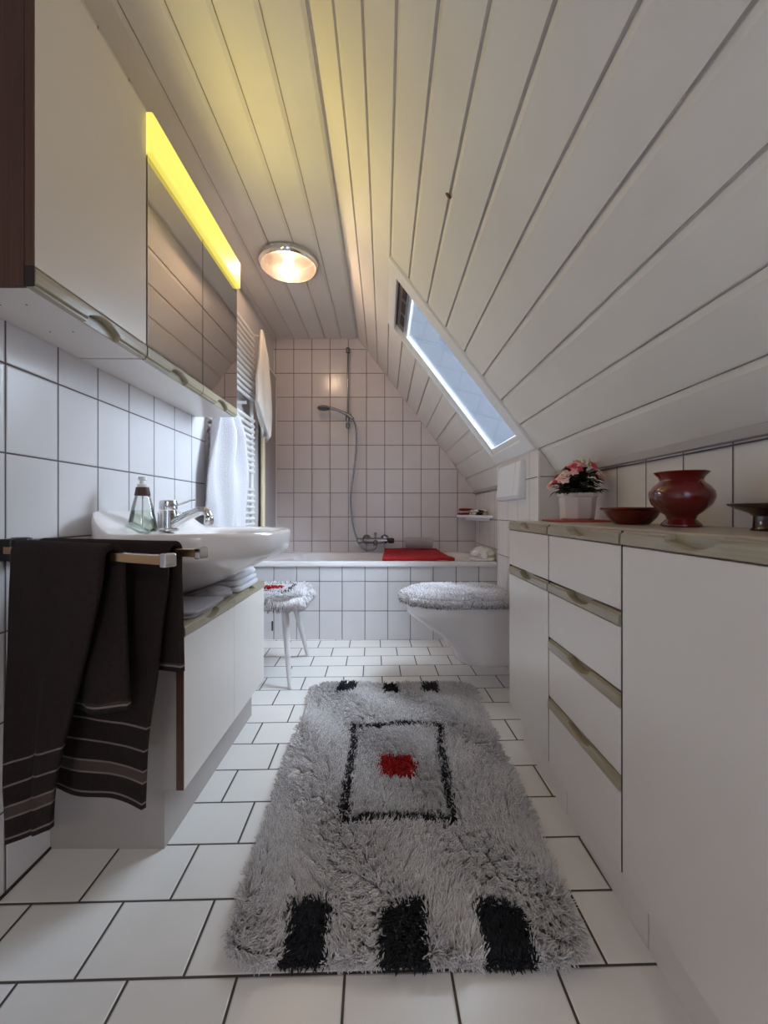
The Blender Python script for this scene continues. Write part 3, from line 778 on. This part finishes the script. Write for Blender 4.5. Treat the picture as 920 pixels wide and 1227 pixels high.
# ------------------------------------------------------------------ shower set and bath mixer on the back wall
YS = YB - .045
t = thing('shower_rail', 'chrome shower rail with hand shower and hose on the back wall', 'shower', (-.30, YB, 1.56))
obj('rail', tube([(-.30, YS, 1.555), (-.30, YS, 2.225)], .0075, 14), 'chrome_dark', t)
for zz, pr in ((2.206, [(.015, -.02), (.0175, -.016), (.0175, .018), (.014, .022)]), (1.580, [(.012, -.022), (.018, -.012), (.018, .016), (.014, .022)])):
    obj('rail_holder', [tube([(-.30, YB - .0005, zz - .002), (-.30, YS, zz - .002)], .011, 12), lathe(pr, (-.30, YS, zz), 18)], 'chrome_dark', t)
obj('slider', [lathe([(.016, -.026), (.020, -.020), (.020, .020), (.016, .026)], (-.30, YS, 1.648), 18), tube([(-.30, YS, 1.650), (-.278, YS - .030, 1.660)], .016, 14)], 'chrome_dark', t)
hs = obj('hand_shower', tube([(-.252, YS - .045, 1.628), (-.285, YS - .040, 1.655), (-.335, YS - .042, 1.682), (-.395, YS - .048, 1.704), (-.440, YS - .052, 1.714)], [.011, .013, .0125, .0115, .014], 16), 'chrome_dark', t)
obj('spray_head', lathe([(.028, .016), (.048, .010), (.056, .0), (.056, -.006), (.050, -.010)], (-.492, YS - .055, 1.716), 32), 'chrome_dark', hs)
obj('spray_plate', lathe([(.048, -.0102), (.046, -.014)], (-.492, YS - .055, 1.716), 32), 'blackmetal', hs)
hp = [(-.252, YS - .045, 1.628), (-.236, YS - .045, 1.585), (-.2276, YS - .04, 1.52), (-.227, YS - .03, 1.42), (-.233, YS - .02, 1.32), (-.252, YS - .015, 1.18), (-.271, YS - .01, 1.05), (-.275, YS - .01, .93), (-.262, YS - .01, .789),
      (-.240, YS - .01, .69), (-.212, YS - .012, .615), (-.180, YS - .014, .569), (-.142, YS - .016, .550), (-.105, YS - .018, .548), (-.082, YS - .020, .556), (-.072, YS - .020, .575)]
def spline(pts, k=6):
    P = [Vector(p) for p in pts]; P = [P[0] * 2 - P[1]] + P + [P[-1] * 2 - P[-2]]; out = []
    for i in range(1, len(P) - 2):
        for j in range(k):
            s = j / k; a, b, c, d = P[i - 1], P[i], P[i + 1], P[i + 2]
            out.append(.5 * ((2 * b) + (c - a) * s + (2 * a - 5 * b + 4 * c - d) * s * s + (3 * b - a - 3 * c + d) * s ** 3))
    return out + [P[-2]]
hpts = spline(hp)
obj('hose', tube(hpts, [.0080 if i % 2 else .0072 for i in range(len(hpts))], 10), 'chrome_dark', t)
t = thing('bath_mixer', 'chrome two-handle bath mixer on the back wall above the bathtub', 'tap', (-.07, YB, .62))
zm = .628
obj('body', tube([(-.165, YS - .012, zm), (.025, YS - .012, zm)], .024, 18), 'chrome_dark', t)
for x in (-.145, .005): obj('escutcheon', [lathe([(.034, 0), (.036, -.006), (.030, -.018), (.020, -.024), (.018, -.05)], (x, YB, zm + .012), 28, axis='y')], 'chrome_dark', t)
for x, s in ((-.170, -1), (.030, 1)):
    obj('handle', lathe([(.018, 0), (.0215, s * .004), (.0205, s * .012), (.0225, s * .018), (.0225, s * .046), (.016, s * .054)], (x, YS - .012, zm), 20, axis='x'), 'blackmetal' if s > 0 else 'chrome_dark', t, smooth=35)
obj('diverter_knob', lathe([(.007, 0), (.007, .026), (.012, .028), (.013, .046), (.009, .050)], (-.072, YS - .012, zm + .018), 18), 'chrome_dark', t)
obj('bath_spout', tube([(-.07, YS - .012, zm - .004), (-.07, YS - .05, zm - .014), (-.07, YS - .095, zm - .030), (-.07, YS - .10, zm - .042)], [.019, .018, .016, .015], 16), 'chrome_dark', t)
obj('hose_outlet', lathe([(.012, 0), (.012, -.024), (.009, -.030), (.009, -.052)], (-.072, YS - .020, zm - .014), 16), 'chrome_dark', t)

# folded bath screen against the left wall
t = thing('bath_screen', 'folded bath screen with cream post against the left wall above the bathtub', 'bath screen', (-.89, 3.1, TZ))
obj('post', [tube([(-.891, 3.075, TZ + .003), (-.891, 3.075, 2.040)], .0145, 14), lathe([(.0145, 0), (.021, .004), (.021, .028), (.014, .038), (.001, .040)], (-.891, 3.075, 2.030), 18, cap1=False)], 'cream', t)
obj('panel', box(-.908, -.900, 3.10, 3.47, TZ + .012, 1.985), 'screenpane', t, smooth=0)
obj('frame', [box(-.913, -.895, 3.085, 3.488, 1.985, 2.003), box(-.913, -.895, 3.470, 3.488, TZ + .003, 1.985), box(-.913, -.895, 3.085, 3.488, TZ + .002, TZ + .014), box(-.913, -.895, 3.086, 3.100, TZ + .003, 1.99)], 'trim_white', t, smooth=0, bevel=.002)
obj('hinge', [lathe([(.006, 0), (.006, .04)], (-.884, 3.14, 1.975), 10), box(-.898, -.880, 3.13, 3.15, 1.968, 1.978)], 'steel', t)

# ------------------------------------------------------------------ shaggy pile built strand by strand
def fur(name, P, N, L, R, lean, mats, mi, parent, seed=0):
    rng = np.random.default_rng(seed); n = len(P)
    D = N + lean; D /= np.linalg.norm(D, axis=1, keepdims=True)
    D2 = N * .65 + lean * 1.5 + rng.normal(0, .18, (n, 3)); D2 /= np.linalg.norm(D2, axis=1, keepdims=True)
    L = np.asarray(L).reshape(-1, 1) * np.ones((n, 1)); R = np.asarray(R).reshape(-1, 1) * np.ones((n, 1))
    rv = rng.normal(0, 1, (n, 3)); T1 = np.cross(D, rv); T1 /= np.linalg.norm(T1, axis=1, keepdims=True); T2 = np.cross(D, T1)
    c0 = P - D * .003; c1 = P + D * L * .45; c2 = c1 + D2 * L * .40; c3 = c1 + D2 * L * .55
    V = np.zeros((n, 10, 3))
    for r_, (c, k) in enumerate(((c0, .8), (c1, 1.0), (c2, .72))):
        for q in range(3):
            a = 2 * PI * q / 3
            V[:, r_ * 3 + q] = c + (T1 * math.cos(a) + T2 * math.sin(a)) * R * k
    V[:, 9] = c3
    F = []
    for r_ in range(2):
        for q in range(3):
            a, b = r_ * 3 + q, r_ * 3 + (q + 1) % 3
            F += [(a, b, b + 3), (a, b + 3, a + 3)]
    F += [(6 + q, 6 + (q + 1) % 3, 9) for q in range(3)]
    F = np.array(F); nf = len(F)
    idx = (F[None] + (np.arange(n) * 10)[:, None, None]).reshape(-1)
    me = bpy.data.meshes.new(name)
    me.vertices.add(n * 10); me.vertices.foreach_set('co', V.reshape(-1))
    me.loops.add(len(idx)); me.loops.foreach_set('vertex_index', idx.astype(np.int32))
    me.polygons.add(n * nf); me.polygons.foreach_set('loop_start', (np.arange(n * nf) * 3).astype(np.int32))
    for m in mats: me.materials.append(M[m])
    me.polygons.foreach_set('material_index', np.repeat(mi, nf).astype(np.int32))
    me.polygons.foreach_set('use_smooth', np.ones(n * nf, dtype=bool))
    me.update(); me.validate()
    o = bpy.data.objects.new(name, me); COL.objects.link(o)
    o.parent = parent; o.matrix_parent_inverse = ROOTS[parent.name]
    o['kind'] = 'stuff'
    return o
def clump_lean(P, n_seeds, lo, hi, pull, jit, seed, bias=(0, 0, 0)):
    """strands lean towards the middle of the tuft they belong to, plus a slow drift"""
    rng = np.random.default_rng(seed)
    C = rng.uniform(lo, hi, (n_seeds, len(lo)))
    out = np.zeros_like(P)
    k = len(lo)
    for i in range(0, len(P), 2000):
        q = P[i:i + 2000, :k]
        d = ((q[:, None] - C[None]) ** 2).sum(2); j = d.argmin(1)
        out[i:i + 2000, :k] = (C[j] - q)
    out = out * pull
    f = rng.uniform(6, 16, (5, k)); ph = rng.uniform(0, 6.28, (5, 2))
    for a in range(5):
        s = (P[:, :k] * f[a] * (1 if a % 2 else -1)).sum(1)
        out[:, 0] += .22 * np.sin(s + ph[a, 0]); out[:, 1] += .22 * np.sin(s * 1.3 + ph[a, 1])
    return out + rng.normal(0, jit, P.shape) + np.array(bias)

# rug
def rug_xy(u, v):            # u across, v away
    x0 = -.312 + v * -.030; x1 = .394 + v * .036
    return x0 + u * (x1 - x0), .787 + v * 1.262
t = thing('rug', 'shaggy grey bath rug with black blocks and a red centre on the floor', 'rug', (.04, 1.43, 0))
cor = []
for cx, cy, a0 in ((.92, .955, 0), (.08, .955, PI / 2), (.08, .045, PI), (.92, .045, 3 * PI / 2)):
    for k in range(8):
        a = a0 + PI / 2 * k / 7; cor.append(rug_xy(cx + .08 * math.cos(a), cy + .045 * math.sin(a)))
cor = [(.0417 + (x - .0417) * .965, 1.418 + (y - 1.418) * .985) for x, y in cor]
obj('backing', prism(cor, 'z', 0.001, .012), 'pile_back', t, smooth=0)
rng = np.random.default_rng(11)
NR = 95000
uv = rng.uniform(0, 1, (NR, 2))
mx = np.maximum(np.abs(uv[:, 0] - .5) - .42, 0) / .08; my = np.maximum(np.abs(uv[:, 1] - .5) - .455, 0) / .045
uv = uv[mx ** 2 + my ** 2 < 1]
X = (-.312 - .030 * uv[:, 1]) + uv[:, 0] * ((.394 + .036 * uv[:, 1]) - (-.312 - .030 * uv[:, 1])); Y = .787 + 1.262 * uv[:, 1]
P = np.stack([X, Y, np.full_like(X, .011)], 1); N = np.tile([0., 0., 1.], (len(P), 1))
lean = clump_lean(P, 2800, (-.36, .78), (.45, 2.08), 26.0, .16, 5, bias=(0, -.10, 0)); lean[:, 2] = 0
edge = np.stack([np.clip((np.abs(uv[:, 0] - .5) - .46) / .04, 0, 1) * np.sign(uv[:, 0] - .5), np.clip((np.abs(uv[:, 1] - .5) - .477) / .023, 0, 1) * np.sign(uv[:, 1] - .5)], 1)
lean[:, :2] += edge * np.array([.35, .25])
mi = np.zeros(len(P), int)
mi[rng.uniform(0, 1, len(P)) < .35] = 1
wob = rng.normal(0, .0035, (len(P), 2)); xx = X + wob[:, 0]; yy = Y + wob[:, 1]
k = 1 + (yy - 1.13) * .18; xc = (xx - .043) / k
fr = (np.abs(xc) < .163) & (np.abs(yy - 1.395) < .262); inn = (np.abs(xc) < .142) & (np.abs(yy - 1.395) < .240)
mi[inn] = np.where(rng.uniform(0, 1, inn.sum()) < .75, 1, 0)
mi[fr & ~inn] = 2
mi[(np.abs(xx - .043) < .062) & (np.abs(yy - 1.385) < .064)] = 3
for a, b in ((-.200, -.110), (-.004, .088), (.190, .288)): mi[(xx > a) & (xx < b) & (yy < .900)] = 2
for a, b in ((-.215, -.138), (-.010, .068), (.186, .266)): mi[(xx > a) & (xx < b) & (yy > 1.945) & (yy < 2.05)] = 2
nz = .5 + .5 * np.sin(X * 23 + np.sin(Y * 17) * 1.7) * np.sin(Y * 19 + np.sin(X * 21))
ne = 9000; ae = rng.uniform(0, 1, ne); per = np.array(cor + cor[:1]); seg = np.linalg.norm(np.diff(per, axis=0), axis=1); cum = np.concatenate([[0], np.cumsum(seg)])
ex = np.interp(ae * cum[-1], cum, per[:, 0]); ey = np.interp(ae * cum[-1], cum, per[:, 1])
Pe = np.stack([ex, ey, rng.uniform(.002, .012, ne)], 1); Ne = np.stack([(ex - .0417) / .37, (ey - 1.418) / .63, np.zeros(ne)], 1)
big = np.maximum(np.abs(Ne[:, :1]), np.abs(Ne[:, 1:2])); Ne = np.where(np.abs(Ne) > big * .9, Ne, Ne * .15); Ne[:, 2] = .55; Ne /= np.linalg.norm(Ne, axis=1, keepdims=True)
me_ = np.where(rng.uniform(0, 1, ne) < .35, 1, 0)
for a, b in ((-.200, -.110), (-.004, .088), (.190, .288)): me_[(ex > a) & (ex < b) & (ey < .9)] = 2
fur('pile_edge', Pe, Ne, .020 + rng.uniform(-.004, .004, ne), .0017, rng.normal(0, .25, (ne, 3)), ['pile_grey', 'pile_grey2', 'pile_black'], me_, t, 4)
fur('pile', P, N, .026 + .006 * nz + rng.uniform(-.004, .004, len(P)), .0017 + rng.uniform(-.0004, .0005, len(P)), lean, ['pile_grey', 'pile_grey2', 'pile_black', 'pile_red'], mi, t, 1)

# ------------------------------------------------------------------ stool and its cover
SCX, SCY, SHX, SHY = -.612, 2.275, .175, .190
t = thing('stool', 'white wooden stool with splayed tapered legs beside the vanity cabinet', 'stool', (SCX, SCY, 0))
obj('seat', lump((SCX, SCY, .412), (SHX, SHY, .013), .3, .35, 60, 12), 'whitewood', t, smooth=60)
obj('apron', [box(SCX - .13, SCX + .13, SCY - .145, SCY - .130, .36, .402), box(SCX - .13, SCX + .13, SCY + .130, SCY + .145, .36, .402), box(SCX - .13, SCX - .115, SCY - .13, SCY + .13, .36, .402), box(SCX + .115, SCX + .13, SCY - .13, SCY + .13, .36, .402)], 'whitewood', t, smooth=0, bevel=.002)
for sx in (-1, 1):
    for sy in (-1, 1):
        obj('leg', tube([(SCX + sx * .095, SCY + sy * .105, .402), (SCX + sx * .108, SCY + sy * .135, .30), (SCX + sx * .152, SCY + sy * .236, .0)], [.019, .019, .0095], 16), 'whitewood', t)
t = thing('stool_cover', 'fluffy white and grey seat cover with a red and black pattern on the stool', 'seat cover', (SCX, SCY, .425))
obj('base_cloth', lump((SCX, SCY, .431), (SHX - .008, SHY - .008, .0050), .3, .35, 60, 14), 'pile_white', t, smooth=60)
n = 15000
uvs = rng.uniform(-1, 1, (n, 2)); uvs = uvs[(np.abs(uvs) ** 5).sum(1) < 1]
r = np.maximum(np.abs(uvs[:, 0]), np.abs(uvs[:, 1])) 
e = np.clip((r - .86) / .14, 0, 1)
P = np.stack([SCX + uvs[:, 0] * (SHX + .010), SCY + uvs[:, 1] * (SHY + .010), .434 - e * e * .018], 1)
side = rng.uniform(0, 2 * PI, 9000)     # the overhanging skirt
sx_, sy_ = np.sign(np.cos(side)) * np.abs(np.cos(side)) ** .4, np.sign(np.sin(side)) * np.abs(np.sin(side)) ** .4
P2 = np.stack([SCX + sx_ * (SHX + .012), SCY + sy_ * (SHY + .012), rng.uniform(.412, .434, 9000)], 1)
N = np.stack([uvs[:, 0] * e * 1.0, uvs[:, 1] * e * 1.0, np.ones(len(P))], 1)
N2 = np.stack([sx_ * .55, sy_ * .55, -.25 + 0 * sx_], 1)
PP, NN = np.concatenate([P, P2]), np.concatenate([N, N2]); NN /= np.linalg.norm(NN, axis=1, keepdims=True)
lean = clump_lean(PP, 420, (-.82, 2.06), (-.40, 2.5), 20.0, .2, 8); lean[:len(P), 2] = 0; lean[len(P):, 2] -= .9
mi = np.zeros(len(PP), int); px, py = PP[:, 0] - SCX + rng.normal(0, .003, len(PP)), PP[:, 1] - SCY + rng.normal(0, .003, len(PP))
top = np.arange(len(PP)) < len(P)
mi[(rng.uniform(0, 1, len(PP)) < .35)] = 1
ring = (np.maximum(np.abs(px) / .125, np.abs(py) / .120) < 1) & ~(np.maximum(np.abs(px) / .108, np.abs(py) / .100) < 1)
mi[ring & top] = 2; mi[(np.abs(px) < .07) & (np.abs(py + .01) < .045) & top] = 3
sk = ~top & (PP[:, 2] < .424) & (px < .10) & (py < 0) & (rng.uniform(0, 1, len(PP)) < .35); mi[sk] = 2
fur('pile', PP, NN, .026 + rng.uniform(-.004, .010, len(PP)) + .026 * (~top), .0022, lean, ['pile_white', 'pile_grey', 'pile_black', 'pile_red'], mi, t, 2)

# ------------------------------------------------------------------ toilet, cover and flush plate
XT, YT = .6756, 2.150
t = thing('toilet', 'white wall-hung toilet on the right beyond the base cabinets', 'toilet', (.40, YT, .10))
def toi(xf, hw, z, xb=XT, flat=.0, e=2.3):
    """outline seen from above: straight at the wall, round in front (towards -X)"""
    cx = xf + min(hw * 1.12, (xb - xf) * .85); pts = []
    for k in range(33):
        a = PI / 2 + PI * k / 32
        pts.append((cx + spow(math.cos(a), 2 / e) * (cx - xf), YT + spow(math.sin(a), 2 / e) * hw, z))
    back = [(cx + (xb - cx) * s, YT - hw * (1 - .10 * s), z) for s in (.33, .66, 1)] + [(xb, YT + hw * .90 * (1 - 2 * s), z) for s in (.33, .66)] + [(cx + (xb - cx) * s, YT + hw * (1 - .10 * s), z) for s in (1, .66, .33)]
    return pts + back
obj('bowl', loft([toi(.405, .095, .100), toi(.385, .105, .104), toi(.365, .112, .120), toi(.345, .120, .165), toi(.315, .128, .210), toi(.270, .138, .250), toi(.205, .150, .290),
                  toi(.155, .165, .325), toi(.125, .176, .350), toi(.113, .181, .365), toi(.111, .183, .395), toi(.116, .181, .404), toi(.13, .170, .404)]), 'ceramic', t, smooth=60)
def lidr(xf, xb, hw, z): return toi(xf, hw, z, xb)
obj('seat', loft([lidr(.108, .640, .180, .407), lidr(.104, .642, .184, .410), lidr(.104, .642, .184, .420), lidr(.110, .640, .180, .424)]), 'plastic', t, smooth=60)
obj('lid', loft([lidr(.106, .636, .182, .425), lidr(.104, .638, .184, .428), lidr(.106, .638, .182, .440), lidr(.13, .63, .165, .444)]), 'plastic', t, smooth=60)
obj('hinge', [tube([(.646, YT - .10, .424), (.646, YT + .10, .424)], .013, 14)], 'plastic', t)
obj('fixing_hole', [lathe([(.010, 0), (.010, -.003)], (.62, YT - .168, .335), 14, axis='y')], 'dark', t)
t = thing('lid_cover', 'fluffy pale grey cover on the closed toilet lid', 'seat cover', (.36, YT, .444))
obj('base_cloth', loft([lidr(.118, .622, .176, .4445), lidr(.118, .622, .176, .447), lidr(.126, .618, .170, .451), lidr(.15, .60, .150, .455), lidr(.2, .56, .10, .457)]), 'pile_grey', t, smooth=60)
n = 26000
ang = rng.uniform(0, 2 * PI, n); rr = np.sqrt(rng.uniform(0, 1, n))
def lid_xy(ang, rr):
    c, s = np.cos(ang), np.sin(ang)
    e_ = np.where(c < 0, 2 / 2.3, .42)
    x = .37 + np.sign(c) * np.abs(c) ** e_ * np.where(c < 0, .272, .250) * rr
    y = YT + np.sign(s) * np.abs(s) ** e_ * .190 * rr * np.where(c > 0, 1 - .08 * c, 1)
    return x, y, c, s
x, y, c, s = lid_xy(ang, rr); e = np.clip((rr - .75) / .25, 0, 1)
P = np.stack([x, y, .461 - .020 * e * e], 1); N = np.stack([c * e * 1.1, s * e * 1.1, np.ones(n)], 1)
n2 = 11000; ang2 = rng.uniform(0, 2 * PI, n2); x2, y2, c2, s2 = lid_xy(ang2, np.full(n2, 1.015))
P2 = np.stack([x2, y2, rng.uniform(.422, .446, n2)], 1); N2 = np.stack([c2 * .8, s2 * .8, np.full(n2, -.1)], 1)
PP, NN = np.concatenate([P, P2]), np.concatenate([N, N2]); NN /= np.linalg.norm(NN, axis=1, keepdims=True)
lean = clump_lean(PP, 420, (.09, 1.94), (.64, 2.36), 20.0, .2, 9); lean[:n, 2] = 0; lean[n:, 2] -= .35
mi = np.zeros(len(PP), int); u = rng.uniform(0, 1, len(PP)); mi[u < .3] = 1
isk = np.arange(len(PP)) >= n
mi[isk & (PP[:, 2] < .438) & (u > .45)] = 2; mi[isk & (PP[:, 2] < .432) & (u > .80)] = 3
fur('pile', PP, NN, .020 + rng.uniform(-.004, .006, len(PP)), .0021, lean, ['pile_white', 'pile_grey', 'pile_grey2', 'pile_black'], mi, t, 3)

t = thing('flush_plate', 'white flush plate on the tiled toilet wall below the skylight', 'flush plate', (XT, 2.17, 1.0))
def wedge(y0, y1, inset=0): return prism([(XT + .001, .925), (XT - .030 + inset, .930), (XT - .040 + inset, .945), (XT - .024 + inset, 1.112), (XT + .001, 1.118)], 'y', y0, y1)
obj('cover', wedge(1.990, 2.370, .004), 'plastic', t, smooth=0, bevel=.004)
obj('button', wedge(1.992, 2.065), 'plastic', t, smooth=0, bevel=.004)
obj('button', wedge(2.069, 2.368), 'plastic', t, smooth=0, bevel=.004)

# dark oval plug in the sloped ceiling
px_, py_ = .1885, 1.214
o = lump((0, 0, 0), (.0125, .0065, .003), 1, 1, 24, 12)
rot = Matrix.Rotation(math.radians(52.7), 3, 'Y'); o = ([tuple(rot @ Vector((p[0], p[1] - .25 * p[0], p[2])) + Vector((px_ - .002 * SIN, py_, z_slope(px_) - .002 * COS))) for p in o[0]], o[1])
tag(obj('ceiling_spot', o, 'redbrown'), 'small dark red-brown oval spot on the sloped plank ceiling', 'spot')

# ------------------------------------------------------------------ light, sky, camera
W = bpy.data.worlds.new('overcast_sky'); S.world = W; W.use_nodes = True
bg = W.node_tree.nodes['Background']; bg.inputs[0].default_value = (.64, .77, 1.0, 1); bg.inputs[1].default_value = 1.45

def lamp(name, typ, loc, energy, col, **kw):
    L = bpy.data.lights.new(name, typ); L.energy = energy; L.color = col
    for k, v in kw.items(): setattr(L, k, v)
    o = bpy.data.objects.new(name, L); COL.objects.link(o); o.location = loc
    return o
sun = lamp('overcast_daylight', 'SUN', (3, 2.2, 4), 36.0, (.76, .88, 1.0), angle=math.radians(100))
sun.rotation_euler = Vector((-.72, -.14, -.66)).to_track_quat('-Z', 'Y').to_euler()
lamp('ceiling_lamp_light', 'POINT', (LC[0], LC[1], LC[2] - .044), 6.2, (1.0, .86, .72), shadow_soft_size=.012)

tube_l = lamp('tube_light', 'AREA', (XW + .020, 1.535, ZW1 + .004), 1.35, (1.0, .84, .22), shape='RECTANGLE', size=.03, size_y=.68)
tube_l.rotation_euler = Vector((.98, 0, .20)).to_track_quat('-Z', 'X').to_euler()
if abs((tube_l.rotation_euler.to_matrix() @ Vector((0, 1, 0))).y) < .5: tube_l.data.size, tube_l.data.size_y = .68, .03
lamp('added_rear_fill', 'POINT', (.36, -1.80, 1.85), 26, (1.0, .86, .70), shadow_soft_size=.15)  # unseen light added behind the camera to lift the dark foreground

cam = bpy.data.cameras.new('camera'); co = bpy.data.objects.new('camera', cam); COL.objects.link(co)
co.location = (0, 0, CAM_Z); co.rotation_euler = (PI / 2, 0, 0)
cam.sensor_fit = 'HORIZONTAL'; cam.sensor_width = 36; cam.lens = 500 / 920 * 36; cam.clip_start = .02
S.camera = co
S.view_settings.view_transform = 'Standard'; S.view_settings.look = 'None'
S.view_settings.exposure = 0.56; S.view_settings.gamma = 1.0; S.view_settings.use_curve_mapping = False
S.cycles.use_denoising = True
S.cycles.caustics_reflective = False
S.cycles.max_bounces = 10; S.cycles.diffuse_bounces = 6; S.cycles.transparent_max_bounces = 12
